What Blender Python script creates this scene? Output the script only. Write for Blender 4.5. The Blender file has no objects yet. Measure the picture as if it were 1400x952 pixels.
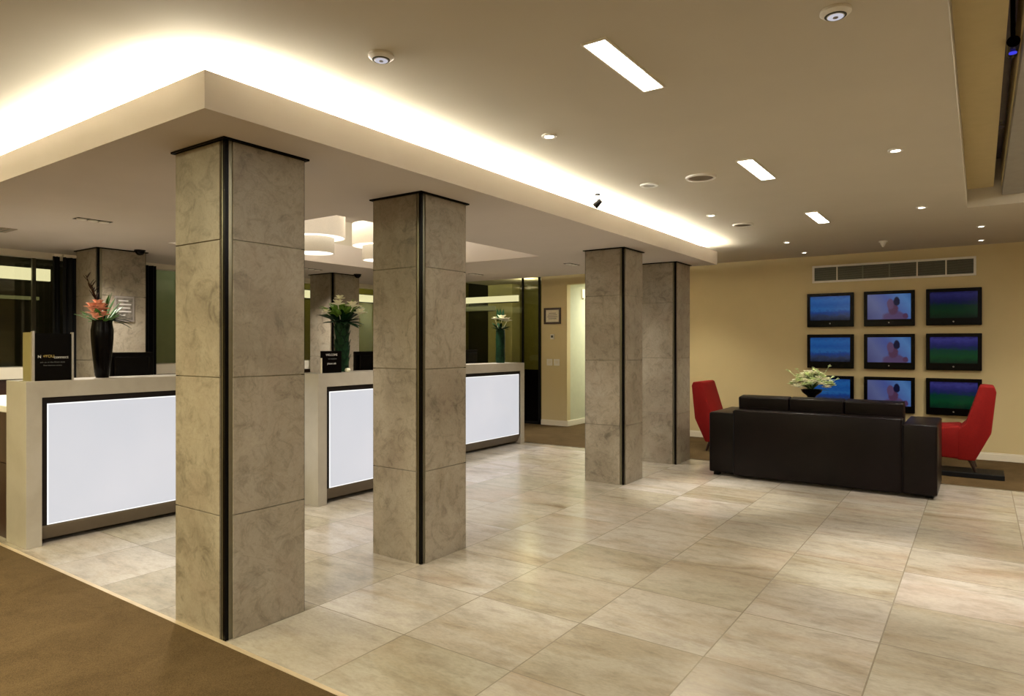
import bpy, bmesh, math, random
from mathutils import Vector, Matrix
R = random.Random(7)
SC = bpy.context.scene
COL = SC.collection
PI = math.pi

# ------------------------------------------------------------------ materials
MATS = {}
def new_mat(name):
    m = bpy.data.materials.new(name); m.use_nodes = True
    nt = m.node_tree; nt.nodes.clear()
    out = nt.nodes.new('ShaderNodeOutputMaterial')
    return m, nt, out
def bsdf(nt, out, color=(.5, .5, .5), rough=.5, metal=0., spec=.5):
    b = nt.nodes.new('ShaderNodeBsdfPrincipled')
    b.inputs['Base Color'].default_value = (*color, 1)
    b.inputs['Roughness'].default_value = rough
    b.inputs['Metallic'].default_value = metal
    b.inputs['Specular IOR Level'].default_value = spec
    nt.links.new(b.outputs[0], out.inputs[0])
    return b
def noise(nt, scale=5, detail=4, rough=.5, dist=0., vec=None):
    n = nt.nodes.new('ShaderNodeTexNoise')
    n.inputs['Scale'].default_value = scale; n.inputs['Detail'].default_value = detail
    n.inputs['Roughness'].default_value = rough; n.inputs['Distortion'].default_value = dist
    if vec is not None: nt.links.new(vec, n.inputs['Vector'])
    return n
def ramp(nt, fac, stops, interp='LINEAR'):
    r = nt.nodes.new('ShaderNodeValToRGB'); r.color_ramp.interpolation = interp
    el = r.color_ramp.elements
    while len(el) < len(stops): el.new(.5)
    for e, (p, c) in zip(el, stops):
        e.position = p; e.color = (*c, 1) if len(c) == 3 else c
    nt.links.new(fac, r.inputs[0]); return r
def mix(nt, fac, a, b, mode='MIX'):
    m = nt.nodes.new('ShaderNodeMix'); m.data_type = 'RGBA'; m.blend_type = mode
    for sock, v in ((m.inputs[0], fac), (m.inputs[6], a), (m.inputs[7], b)):
        if isinstance(v, (int, float)): sock.default_value = v
        elif isinstance(v, tuple): sock.default_value = (*v, 1)
        else: nt.links.new(v, sock)
    return m.outputs[2]
def math_(nt, op, a, b=None, c=None):
    m = nt.nodes.new('ShaderNodeMath'); m.operation = op
    for i, v in enumerate((a, b, c)):
        if v is None: continue
        if isinstance(v, (int, float)): m.inputs[i].default_value = v
        else: nt.links.new(v, m.inputs[i])
    return m.outputs[0]
def pos(nt):
    g = nt.nodes.new('ShaderNodeNewGeometry'); return g.outputs['Position']
def objco(nt):
    g = nt.nodes.new('ShaderNodeTexCoord'); return g.outputs['Object']
def bump(nt, b, h, strength=.2, dist=.01):
    n = nt.nodes.new('ShaderNodeBump'); n.inputs['Strength'].default_value = strength
    n.inputs['Distance'].default_value = dist
    nt.links.new(h, n.inputs['Height']); nt.links.new(n.outputs[0], b.inputs['Normal'])
def plain(name, color, rough=.5, metal=0., var=.06, scale=12, spec=.5, bmp=0.):
    """a solid colour with faint procedural mottling"""
    m, nt, out = new_mat(name)
    b = bsdf(nt, out, color, rough, metal, spec)
    n = noise(nt, scale, 3, .6, 0, objco(nt))
    r = ramp(nt, n.outputs[0], [(.3, tuple(c*(1-var) for c in color)), (.7, tuple(min(1, c*(1+var)) for c in color))])
    nt.links.new(r.outputs[0], b.inputs['Base Color'])
    if bmp: bump(nt, b, n.outputs[0], bmp, .004)
    MATS[name] = m; return m
def emis(name, color, strength):
    m, nt, out = new_mat(name)
    e = nt.nodes.new('ShaderNodeEmission'); e.inputs[0].default_value = (*color, 1); e.inputs[1].default_value = strength
    nt.links.new(e.outputs[0], out.inputs[0]); MATS[name] = m; return m

def stone_nodes(nt, base, dark, light, warm, scale=1.0, vec=None):
    v = vec or pos(nt)
    big = noise(nt, 1.6*scale, 5, .6, .6, v)
    c1 = ramp(nt, big.outputs[0], [(.30, dark), (.48, base), (.72, light)])
    mid = noise(nt, 7*scale, 8, .68, 1.4, v)
    c2 = ramp(nt, mid.outputs[0], [(.28, tuple(x*.62 for x in dark)), (.50, base), (.60, base), (.85, light)])
    o = mix(nt, .6, c1.outputs[0], c2.outputs[0])
    vein = noise(nt, 3.1*scale, 6, .6, 2.6, v)
    d = math_(nt, 'ABSOLUTE', math_(nt, 'SUBTRACT', vein.outputs[0], .5))
    vr = ramp(nt, d, [(.0, (1, 1, 1)), (.022, (0, 0, 0))])
    o = mix(nt, math_(nt, 'MULTIPLY', vr.outputs[0], .22), o, dark)
    w = noise(nt, 2.3*scale, 3, .5, .4, v)
    wr = ramp(nt, w.outputs[0], [(.52, (0, 0, 0)), (.70, (1, 1, 1))])
    o = mix(nt, math_(nt, 'MULTIPLY', wr.outputs[0], .38), o, warm)
    fine = noise(nt, 60*scale, 4, .7, 0, v)
    fr = ramp(nt, fine.outputs[0], [(.3, (.86, .86, .86)), (.65, (1, 1, 1))])
    o = mix(nt, 1., o, fr.outputs[0], 'MULTIPLY')
    return o, mid.outputs[0]

def mat_floor():
    m, nt, out = new_mat('honed_travertine_floor')
    b = bsdf(nt, out, (.5, .4, .3), .2)
    mp = nt.nodes.new('ShaderNodeMapping'); nt.links.new(pos(nt), mp.inputs[0])
    mp.inputs['Location'].default_value = (3.02+.655*10, -3.07+.627*20, 0)
    br = nt.nodes.new('ShaderNodeTexBrick'); nt.links.new(mp.outputs[0], br.inputs['Vector'])
    br.offset = 0; br.squash = 1
    br.inputs['Scale'].default_value = 1
    br.inputs['Brick Width'].default_value = .655; br.inputs['Row Height'].default_value = .627
    br.inputs['Mortar Size'].default_value = .0035; br.inputs['Mortar Smooth'].default_value = .1
    br.inputs['Bias'].default_value = 0.
    br.inputs['Color1'].default_value = (0, 0, 0, 1); br.inputs['Color2'].default_value = (1, 1, 1, 1)
    br.inputs['Mortar'].default_value = (.5, .5, .5, 1)
    # each tile is cut from a different place of the slab
    sh = nt.nodes.new('ShaderNodeVectorMath'); sh.operation = 'MULTIPLY_ADD'
    nt.links.new(br.outputs['Color'], sh.inputs[0]); sh.inputs[1].default_value = (7, 5, 9)
    sc = nt.nodes.new('ShaderNodeVectorMath'); sc.operation = 'MULTIPLY'; sc.inputs[1].default_value = (.62, 1.35, 1)
    nt.links.new(pos(nt), sc.inputs[0]); nt.links.new(sc.outputs[0], sh.inputs[2])
    v = sh.outputs[0]
    big = noise(nt, .9, 3, .5, .3, v)
    o = ramp(nt, big.outputs[0], [(.30, (.405, .37, .305)), (.5, (.47, .435, .375)), (.70, (.545, .515, .465))]).outputs[0]
    stv = nt.nodes.new('ShaderNodeVectorMath'); stv.operation = 'MULTIPLY'; stv.inputs[1].default_value = (1.0, 1.5, 1); nt.links.new(v, stv.inputs[0])
    st = noise(nt, 1.6, 7, .62, .5, stv.outputs[0])
    sr = ramp(nt, st.outputs[0], [(.28, (.55, .46, .37)), (.39, (.86, .82, .76)), (.52, (1, 1, 1))])
    o = mix(nt, 1., o, sr.outputs[0], 'MULTIPLY')
    mid = noise(nt, 9, 8, .65, .3, v); h = mid.outputs[0]
    mr = ramp(nt, h, [(.30, (.74, .73, .72)), (.52, (1, 1, 1)), (.75, (1.08, 1.08, 1.08))])
    o = mix(nt, 1., o, mr.outputs[0], 'MULTIPLY')
    pk = noise(nt, 1.1, 3, .5, .4, v); pr_ = ramp(nt, pk.outputs[0], [(.52, (0, 0, 0)), (.72, (1, 1, 1))])
    o = mix(nt, math_(nt, 'MULTIPLY', pr_.outputs[0], .45), o, (.44, .335, .26))
    fine = noise(nt, 55, 4, .7, 0, v); fr_ = ramp(nt, fine.outputs[0], [(.3, (.84, .84, .84)), (.6, (1, 1, 1))])
    o = mix(nt, 1., o, fr_.outputs[0], 'MULTIPLY')
    tone = ramp(nt, br.outputs['Color'], [(0, (.84, .82, .73)), (.5, (.95, .92, .86)), (1, (1., .98, 1.))])
    o = mix(nt, 1., o, tone.outputs[0], 'MULTIPLY')
    o = mix(nt, math_(nt, 'MULTIPLY', br.outputs['Fac'], .65), o, (.17, .14, .10))
    nt.links.new(o, b.inputs['Base Color'])
    b.inputs['Roughness'].default_value = .22
    hh = math_(nt, 'SUBTRACT', math_(nt, 'MULTIPLY', h, .10), br.outputs['Fac'])
    bump(nt, b, hh, .25, .003)
    return m
def mat_column():
    m, nt, out = new_mat('column_travertine')
    b = bsdf(nt, out, (.4, .34, .26), .38)
    # a different cut of stone on every panel: shift by the panel height
    o, h = stone_nodes(nt, (.325, .28, .212), (.100, .077, .048), (.475, .435, .36), (.29, .225, .17), 1.15)
    sep = nt.nodes.new('ShaderNodeSeparateXYZ'); nt.links.new(pos(nt), sep.inputs[0])
    k = math_(nt, 'FLOOR', math_(nt, 'DIVIDE', math_(nt, 'ADD', sep.outputs[2], .07), .68))
    t = math_(nt, 'FRACT', math_(nt, 'MULTIPLY', math_(nt, 'SINE', math_(nt, 'MULTIPLY', math_(nt, 'ADD', k, 1.3), 12.9)), 43.7))
    tr = ramp(nt, t, [(0, (.90, .90, .88)), (1, (1.06, 1.05, 1.04))])
    o = mix(nt, 1., o, tr.outputs[0], 'MULTIPLY')
    nt.links.new(o, b.inputs['Base Color'])
    bump(nt, b, h, .12, .003)
    return m
def mat_counter():
    m, nt, out = new_mat('counter_stone')
    b = bsdf(nt, out, (.5, .43, .34), .32)
    v = pos(nt)
    n = noise(nt, 3, 5, .6, .4, v)
    r = ramp(nt, n.outputs[0], [(.3, (.34, .305, .245)), (.7, (.42, .385, .325))])
    nt.links.new(r.outputs[0], b.inputs['Base Color'])
    return m
def mat_carpet():
    m, nt, out = new_mat('brown_carpet')
    b = bsdf(nt, out, (.15, .1, .05), .95, 0, .1)
    v = pos(nt)
    n = noise(nt, 3.2, 5, .65, .8, v)
    r = ramp(nt, n.outputs[0], [(.32, (.088, .056, .024)), (.68, (.122, .080, .036))])
    f = noise(nt, 260, 2, .7, 0, v)
    fr = ramp(nt, f.outputs[0], [(.3, (.55,)*3), (.7, (1.25,)*3)])
    nt.links.new(mix(nt, 1., r.outputs[0], fr.outputs[0], 'MULTIPLY'), b.inputs['Base Color'])
    bump(nt, b, f.outputs[0], .6, .004)
    return m
def mat_wood(name, a, c, sx=(30, 3, 3), rough=.35):
    m, nt, out = new_mat(name)
    b = bsdf(nt, out, a, rough)
    mp = nt.nodes.new('ShaderNodeMapping'); nt.links.new(objco(nt), mp.inputs[0]); mp.inputs['Scale'].default_value = sx
    n = noise(nt, 1, 5, .6, 1.2, mp.outputs[0])
    r = ramp(nt, n.outputs[0], [(.3, a), (.7, c)])
    nt.links.new(r.outputs[0], b.inputs['Base Color']); return m
def mat_leather():
    m, nt, out = new_mat('black_leather')
    b = bsdf(nt, out, (.012, .009, .009), .33, 0, .16)
    vo = nt.nodes.new('ShaderNodeTexVoronoi'); vo.inputs['Scale'].default_value = 140
    nt.links.new(objco(nt), vo.inputs['Vector'])
    n = noise(nt, 3, 4, .6, .5, objco(nt))
    r = ramp(nt, n.outputs[0], [(.3, (.0025, .0009, .001)), (.7, (.0065, .0028, .003))])
    nt.links.new(r.outputs[0], b.inputs['Base Color'])
    bump(nt, b, vo.outputs['Distance'], .15, .002); return m
def mat_fabric(name, a, rough=.8):
    m, nt, out = new_mat(name)
    b = bsdf(nt, out, a, rough, 0, .25)
    b.inputs['Sheen Weight'].default_value = .0
    f = noise(nt, 180, 2, .7, 0, objco(nt))
    r = ramp(nt, f.outputs[0], [(.3, tuple(x*.8 for x in a)), (.7, tuple(min(1, x*1.15) for x in a))])
    nt.links.new(r.outputs[0], b.inputs['Base Color']); bump(nt, b, f.outputs[0], .3, .002); return m
def mat_glass(name, tint=(.55, .62, .52), refl=.10):
    m, nt, out = new_mat(name)
    t = nt.nodes.new('ShaderNodeBsdfTransparent'); t.inputs[0].default_value = (*tint, 1)
    g = nt.nodes.new('ShaderNodeBsdfGlossy'); g.inputs['Roughness'].default_value = .03
    g.inputs[0].default_value = (.9, .95, .85, 1)
    lw = nt.nodes.new('ShaderNodeLayerWeight'); lw.inputs[0].default_value = .12
    mx = nt.nodes.new('ShaderNodeMixShader')
    f = math_(nt, 'ADD', math_(nt, 'MULTIPLY', lw.outputs['Fresnel'], .5), refl*.4)
    nt.links.new(f, mx.inputs[0]); nt.links.new(t.outputs[0], mx.inputs[1]); nt.links.new(g.outputs[0], mx.inputs[2])
    nt.links.new(mx.outputs[0], out.inputs[0]); return m
def mat_panel():
    """backlit acrylic: cool white, varying faintly at random"""
    m, nt, out = new_mat('backlit_acrylic')
    e = nt.nodes.new('ShaderNodeEmission')
    n = noise(nt, 1.3, 2, .5, 0, objco(nt))
    r = ramp(nt, n.outputs[0], [(.3, (.74, .76, .82)), (.7, (.82, .82, .87))])
    nt.links.new(r.outputs[0], e.inputs[0]); e.inputs[1].default_value = PANEL_E
    d = nt.nodes.new('ShaderNodeBsdfPrincipled'); d.inputs['Base Color'].default_value = (.10, .10, .11, 1); d.inputs['Roughness'].default_value = .25
    a = nt.nodes.new('ShaderNodeAddShader'); nt.links.new(e.outputs[0], a.inputs[0]); nt.links.new(d.outputs[0], a.inputs[1])
    nt.links.new(a.outputs[0], out.inputs[0]); return m
def mat_screen(kind, bright):
    m, nt, out = new_mat('screen_'+kind+('_dim' if bright < .1 else ''))
    tc = nt.nodes.new('ShaderNodeTexCoord'); g = tc.outputs['Generated']
    sep = nt.nodes.new('ShaderNodeSeparateXYZ'); nt.links.new(g, sep.inputs[0])
    x, z = sep.outputs[0], sep.outputs[2]
    n = noise(nt, 7, 4, .6, .3, g)
    zz = math_(nt, 'ADD', z, math_(nt, 'MULTIPLY', math_(nt, 'SUBTRACT', n.outputs[0], .5), .36))
    if kind == 'sea':
        c = ramp(nt, zz, [(.0, (.010, .018, .05)), (.16, (.045, .065, .14)), (.34, (.02, .08, .38)), (.46, (.035, .20, .58)), (.62, (.02, .13, .50)), (.85, (.03, .19, .60)), (1, (.02, .10, .42))]).outputs[0]
    elif kind == 'field':
        c = ramp(nt, zz, [(.0, (.002, .022, .012)), (.25, (.004, .075, .022)), (.5, (.003, .055, .035)), (.60, (.012, .022, .12)), (.78, (.03, .03, .20)), (.9, (.055, .055, .30)), (1, (.02, .018, .13))]).outputs[0]
    else:
        c = ramp(nt, math_(nt, 'ADD', math_(nt, 'MULTIPLY', x, .7), math_(nt, 'MULTIPLY', zz, .3)), [(.0, (.09, .09, .26)), (.3, (.16, .19, .42)), (.55, (.10, .14, .46)), (.85, (.12, .30, .68)), (1, (.05, .16, .48))]).outputs[0]
        def blob(cx, cz, rx, rz, col, c):
            dx = math_(nt, 'DIVIDE', math_(nt, 'SUBTRACT', x, cx), rx); dz = math_(nt, 'DIVIDE', math_(nt, 'SUBTRACT', z, cz), rz)
            d = math_(nt, 'ADD', math_(nt, 'MULTIPLY', dx, dx), math_(nt, 'MULTIPLY', dz, dz))
            d = math_(nt, 'ADD', d, math_(nt, 'MULTIPLY', math_(nt, 'SUBTRACT', n.outputs[0], .5), .9))
            f = ramp(nt, d, [(.6, (1, 1, 1)), (1.15, (0, 0, 0))]).outputs[0]
            return mix(nt, f, c, col)
        c = blob(.62, .02, .30, .34, (.14, .085, .21), c)
        c = blob(.60, .40, .13, .26, (.13, .055, .12), c)
        c = blob(.54, .60, .09, .24, (.16, .085, .19), c)
        c = blob(.68, .70, .085, .20, (.008, .010, .05), c)
        c = blob(.88, .12, .07, .12, (.12, .05, .13), c)
    e = nt.nodes.new('ShaderNodeEmission'); nt.links.new(c, e.inputs[0]); e.inputs[1].default_value = bright
    gl = nt.nodes.new('ShaderNodeBsdfPrincipled'); gl.inputs['Base Color'].default_value = (.001, .001, .002, 1); gl.inputs['Roughness'].default_value = .15; gl.inputs['Specular IOR Level'].default_value = .15
    a = nt.nodes.new('ShaderNodeAddShader'); nt.links.new(e.outputs[0], a.inputs[0]); nt.links.new(gl.outputs[0], a.inputs[1])
    nt.links.new(a.outputs[0], out.inputs[0]); return m

PANEL_E = .29
M = {}
M['floor'] = mat_floor(); M['col'] = mat_column(); M['counter'] = mat_counter(); M['carpet'] = mat_carpet()
M['ceil'] = plain('ceiling_paint', (.53, .48, .385), .9, var=.02, scale=2)
M['soffit'] = plain('soffit_paint', (.60, .54, .485), .85, var=.02, scale=2)
M['wall'] = plain('cream_wall_paint', (.60, .495, .275), .8, var=.03, scale=1.5)
M['wall_pale'] = plain('pale_corridor_paint', (.55, .55, .40), .8, var=.03)
M['trim'] = plain('white_trim_paint', (.74, .68, .56), .5, var=.02)
M['edge'] = plain('brushed_edge_strip', (.62, .50, .34), .35, .3)
M['black'] = plain('black_gloss', (.0015, .001, .001), .25, spec=.10)
M['blackm'] = plain('black_matt', (.005, .0045, .005), .6, spec=.2)
M['bronze'] = plain('dark_bronze_metal', (.20, .185, .13), .28, .9)
M['reveal'] = plain('black_brown_reveal', (.006, .0035, .003), .5, spec=.2)
M['toe'] = plain('taupe_plinth', (.115, .088, .058), .45)
M['panel'] = mat_panel(); M['rim'] = emis('acrylic_lit_edge', (.95, .95, .93), .45)
M['dwood'] = mat_wood('dark_walnut', (.020, .009, .006), (.05, .022, .014))
M['leather'] = mat_leather()
M['red'] = mat_fabric('red_wool', (.23, .004, .003))
M['metal'] = plain('brushed_steel', (.55, .53, .50), .3, .9)
M['white'] = plain('white_enamel', (.75, .72, .66), .4)
M['glass'] = mat_glass('tinted_night_glass', (.84, .82, .74), .08)
M['acryl'] = mat_glass('clear_acrylic', (.8, .78, .55), .3)
M['leaf'] = plain('leaf_green', (.055, .16, .025), .5, var=.4, scale=30)
M['leafd'] = plain('deep_leaf_green', (.006, .030, .009), .5, var=.4, scale=30, spec=.15)
M['lime'] = plain('lime_petals', (.60, .70, .36), .6, var=.15, scale=30)
M['petal'] = plain('cream_petals', (.80, .78, .60), .6, var=.06, scale=30)
M['coral'] = plain('coral_petals', (.80, .36, .25), .6, var=.2, scale=40)
M['stem'] = plain('brown_stem', (.03, .014, .008), .85, spec=.05)
M['vasegreen'] = plain('dark_green_leaf_wrap', (.004, .020, .008), .5, var=.6, scale=25, spec=.12)
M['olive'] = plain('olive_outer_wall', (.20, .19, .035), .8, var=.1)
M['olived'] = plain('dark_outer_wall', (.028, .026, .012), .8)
M['palegreen'] = plain('pale_green_pillar', (.52, .50, .24), .6)
M['grille'] = plain('grille_backing', (.05, .05, .035), .7)
M['slat'] = plain('grille_slat', (.17, .165, .115), .5)
M['lamp'] = emis('lamp_diffuser', (1, .97, .88), 7)
M['cove'] = emis('cove_tube', (1, .95, .80), 62)
M['spotlamp'] = emis('spot_lamp', (1, .95, .82), 9)
M['shade'] = None
M['textw'] = emis('sign_print_white', (.55, .53, .50), .55)
M['inkw'] = plain('white_print', (.6, .58, .55), .6)
M['inkg'] = plain('grey_print', (.10, .10, .10), .6)
M['inkgold'] = plain('gold_print', (.50, .36, .10), .5)
M['paper'] = plain('paper', (.74, .68, .54), .7)
M['sfr'] = plain('silver_frame', (.32, .29, .27), .4, .5)
M['curtain'] = mat_fabric('black_curtain', (.003, .003, .0035))
M['purple'] = plain('purple_tinted_glazing', (.10, .075, .12), .25)
M['beam'] = plain('grey_beam_paint', (.30, .28, .235), .6)
M['blue'] = emis('blue_lens', (.05, .05, .7), .4)
M['reflband'] = emis('reflection_glow_band', (.95, .92, .60), .48)  # glow imitating cove and lamp light reflected in the glass
M['reflglow'] = emis('reflection_faint_band', (.42, .42, .18), .13)
M['s_sea'] = mat_screen('sea', .145); M['s_fig'] = mat_screen('figure', .165)
M['s_field'] = mat_screen('field', .165); M['s_fieldd'] = mat_screen('field', .08)
def mat_shade(E_):
    m, nt, out = new_mat('lamp_shade_fabric')
    e = nt.nodes.new('ShaderNodeEmission'); e.inputs[0].default_value = (1, .87, .68, 1); e.inputs[1].default_value = E_
    d = nt.nodes.new('ShaderNodeBsdfDiffuse'); d.inputs[0].default_value = (.72, .64, .52, 1)
    n = noise(nt, 150, 2, .6, 0, objco(nt)); r = ramp(nt, n.outputs[0], [(.3, (.66, .59, .48)), (.7, (.76, .68, .56))])
    nt.links.new(r.outputs[0], d.inputs[0])
    a = nt.nodes.new('ShaderNodeAddShader'); nt.links.new(e.outputs[0], a.inputs[0]); nt.links.new(d.outputs[0], a.inputs[1])
    nt.links.new(a.outputs[0], out.inputs[0]); return m
M['shade'] = mat_shade(.16); M['shadelow'] = mat_shade(.05); M['shadeb'] = emis('lamp_shade_diffuser', (1, .95, .83), .8)

# ------------------------------------------------------------------ geometry helpers
class G:
    def __init__(s): s.b = bmesh.new()
    def box(s, x0, x1, y0, y1, z0, z1, bev=0., seg=2, mat=None):
        r = bmesh.ops.create_cube(s.b, size=1)
        vs = r['verts']
        for v in vs:
            v.co = Vector(((x0+x1)/2+v.co.x*(x1-x0), (y0+y1)/2+v.co.y*(y1-y0), (z0+z1)/2+v.co.z*(z1-z0)))
        if mat: bmesh.ops.transform(s.b, matrix=mat, verts=vs)
        if bev:
            es = list({e for v in vs for e in v.link_edges})
            bmesh.ops.bevel(s.b, geom=es, offset=bev, segments=seg, profile=.5, affect='EDGES')
        return s
    def cyl(s, c, r0, r1, h, n=32, axis='Z', cap=True, mat=None):
        """frustum from c (bottom centre) upwards"""
        m = Matrix.Translation(Vector(c)) @ {'Z': Matrix(), 'X': Matrix.Rotation(PI/2, 4, 'Y'), 'Y': Matrix.Rotation(-PI/2, 4, 'X')}[axis] @ Matrix.Translation((0, 0, h/2))
        if mat: m = mat @ m
        bmesh.ops.create_cone(s.b, cap_ends=cap, cap_tris=False, segments=n, radius1=r0, radius2=r1, depth=h, matrix=m)
        return s
    def lathe(s, c, prof, n=32, mat=None, cap=True):
        rings = []
        for r, z in prof:
            ring = []
            for i in range(n):
                a = 2*PI*i/n
                p = Vector((c[0]+r*math.cos(a), c[1]+r*math.sin(a), c[2]+z))
                ring.append(s.b.verts.new(mat @ p if mat else p))
            rings.append(ring)
        for a, b in zip(rings, rings[1:]):
            for i in range(n): s.b.faces.new((a[i], a[(i+1) % n], b[(i+1) % n], b[i]))
        if not cap:
            for i in range(n): s.b.faces.new((rings[-1][i], rings[-1][(i+1) % n], rings[0][(i+1) % n], rings[0][i]))
            return s
        if prof[0][0] > 1e-4: s.b.faces.new(list(reversed(rings[0])))
        if prof[-1][0] > 1e-4: s.b.faces.new(rings[-1])
        return s
    def prism(s, pts, a0, a1, axis='Y', bev=0., seg=3):
        """extrude a closed outline; axis Y: pts are (x,z); axis X: pts (y,z); axis Z: (x,y)"""
        def P(p, t): return {'Y': (p[0], t, p[1]), 'X': (t, p[0], p[1]), 'Z': (p[0], p[1], t)}[axis]
        A = [s.b.verts.new(P(p, a0)) for p in pts]; B = [s.b.verts.new(P(p, a1)) for p in pts]
        n = len(pts); f = [s.b.faces.new(A), s.b.faces.new(list(reversed(B)))]
        for i in range(n): f.append(s.b.faces.new((A[(i+1) % n], A[i], B[i], B[(i+1) % n])))
        bmesh.ops.recalc_face_normals(s.b, faces=f)
        if bev:
            es = list({e for ff in f for e in ff.edges})
            bmesh.ops.bevel(s.b, geom=es, offset=bev, segments=seg, profile=.5, affect='EDGES')
        return s
    def tube(s, pts, r, n=8):
        pts = [Vector(p) for p in pts]; rings = []
        for i, p in enumerate(pts):
            d = (pts[min(i+1, len(pts)-1)]-pts[max(i-1, 0)]).normalized()
            u = d.cross(Vector((0, 0, 1)));  u = u.normalized() if u.length > 1e-3 else Vector((1, 0, 0))
            w = d.cross(u)
            rr = r[i] if isinstance(r, (list, tuple)) else r
            rings.append([s.b.verts.new(p+u*rr*math.cos(2*PI*k/n)+w*rr*math.sin(2*PI*k/n)) for k in range(n)])
        for a, b in zip(rings, rings[1:]):
            for k in range(n): s.b.faces.new((a[k], a[(k+1) % n], b[(k+1) % n], b[k]))
        s.b.faces.new(list(reversed(rings[0]))); s.b.faces.new(rings[-1])
        return s
    def leaf(s, p, d, L, w, droop=.3, fold=.25, up=Vector((0, 0, 1)), n=5, th=.0025):
        """a pointed blade with a folded midrib and a little thickness"""
        p = Vector(p); d = Vector(d).normalized(); side = d.cross(up)
        side = side.normalized() if side.length > 1e-3 else Vector((1, 0, 0))
        nrm = side.cross(d).normalized(); top, bot = [], []
        for i in range(n+1):
            t = i/n; c = p+d*L*t-up*droop*L*t*t
            ww = w*math.sin(PI*min(1, t*.94+.06))**.8*.5 if i < n else .0008
            row = [c-side*ww+nrm*fold*ww, c, c+side*ww+nrm*fold*ww]
            top.append([s.b.verts.new(q+nrm*th/2) for q in row]); bot.append([s.b.verts.new(q-nrm*th/2) for q in row])
        for i in range(n):
            for k in range(2):
                s.b.faces.new((top[i][k], top[i+1][k], top[i+1][k+1], top[i][k+1]))
                s.b.faces.new((bot[i][k], bot[i][k+1], bot[i+1][k+1], bot[i+1][k]))
            s.b.faces.new((top[i][0], bot[i][0], bot[i+1][0], top[i+1][0]))
            s.b.faces.new((top[i][2], top[i+1][2], bot[i+1][2], bot[i][2]))
        return s
    def obj(s, name, mat, parent=None, smooth=False, loc=None):
        me = bpy.data.meshes.new(name); s.b.normal_update(); s.b.to_mesh(me); s.b.free()
        if smooth:
            for p in me.polygons: p.use_smooth = True
            try: me.set_sharp_from_angle(angle=math.radians(40))
            except Exception: pass
        me.materials.append(mat)
        o = bpy.data.objects.new(name, me); COL.objects.link(o)
        if parent is not None:
            o.parent = parent
            if loc is None and parent.location.length > 0: o.matrix_parent_inverse = Matrix.Identity(4)
        if loc: o.location = loc
        return o
def tag(o, label, cat, group=None):
    o['label'] = label; o['category'] = cat
    if group: o['group'] = group
    return o
def thing(name, label, cat, loc=(0, 0, 0), rz=0, group=None):
    o = bpy.data.objects.new(name, None); o.empty_display_size = .1; COL.objects.link(o)
    o.location = loc; o.rotation_euler = (0, 0, rz)
    return tag(o, label, cat, group)
def struct(g, name, mat, parent=None):
    o = g.obj(name, mat, parent)
    if parent is None: o['kind'] = 'structure'
    return o
def sempty(name, loc=(0, 0, 0)):
    o = bpy.data.objects.new(name, None); COL.objects.link(o); o.location = loc; o['kind'] = 'structure'; return o
def copy_tree(o, parent=None):
    c = o.copy(); COL.objects.link(c)
    if parent is not None: c.parent = parent
    for ch in [x for x in SC.objects if x.parent == o]:
        copy_tree(ch, c)
    return c
def text(name, body, size, loc, rot, mat, parent, align='CENTER', ext=.0006):
    cu = bpy.data.curves.new(name, 'FONT'); cu.body = body; cu.size = size; cu.align_x = align; cu.align_y = 'CENTER'; cu.extrude = ext
    tmp = bpy.data.objects.new('tmp', cu); me = bpy.data.meshes.new_from_object(tmp); me.name = name
    bpy.data.objects.remove(tmp); me.materials.clear(); me.materials.append(mat)
    o = bpy.data.objects.new(name, me); COL.objects.link(o); o.location = loc; o.rotation_euler = rot; o.parent = parent
    return o
def lamp(name, kind, loc, energy, color=(1, .9, .74), size=.1, rot=(0, 0, 0), spot=None, sizey=None):
    l = bpy.data.lights.new(name, kind); l.energy = energy; l.color = color
    if kind == 'SPOT': l.spot_size = math.radians(spot); l.spot_blend = .9; l.shadow_soft_size = size
    elif kind == 'AREA':
        l.size = size
        if sizey: l.shape = 'RECTANGLE'; l.size_y = sizey
    else: l.shadow_soft_size = size
    o = bpy.data.objects.new(name, l); COL.objects.link(o); o.location = loc; o.rotation_euler = rot; return o

# ------------------------------------------------------------------ the room
XL, XR, YN, YW = -8.5, 4.0, -5.0, 10.35     # glass wall, right wall, wall behind the camera, screen wall
CZ, SZ = 2.72, 2.465                        # ceiling and soffit heights
YC = 1.87                                   # edge of the near carpet
struct(G().box(XL-.1, XR+.1, YC, 8.30, -.08, 0), 'floor', M['floor'])
struct(G().box(XL-.1, XR+.1, YN-.1, YC-.012, -.08, .002), 'floor_carpet_near', M['carpet'])
struct(G().box(XL-.1, XR+.1, 8.312, 13.2, -.08, .002), 'floor_carpet_far', M['carpet'])
struct(G().box(XL, XR, YC-.012, YC+.012, -.03, .004), 'trim_1', M['edge'])
struct(G().box(XL, XR, 8.30, 8.312, -.03, .004), 'trim_2', M['bronze'])
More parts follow.
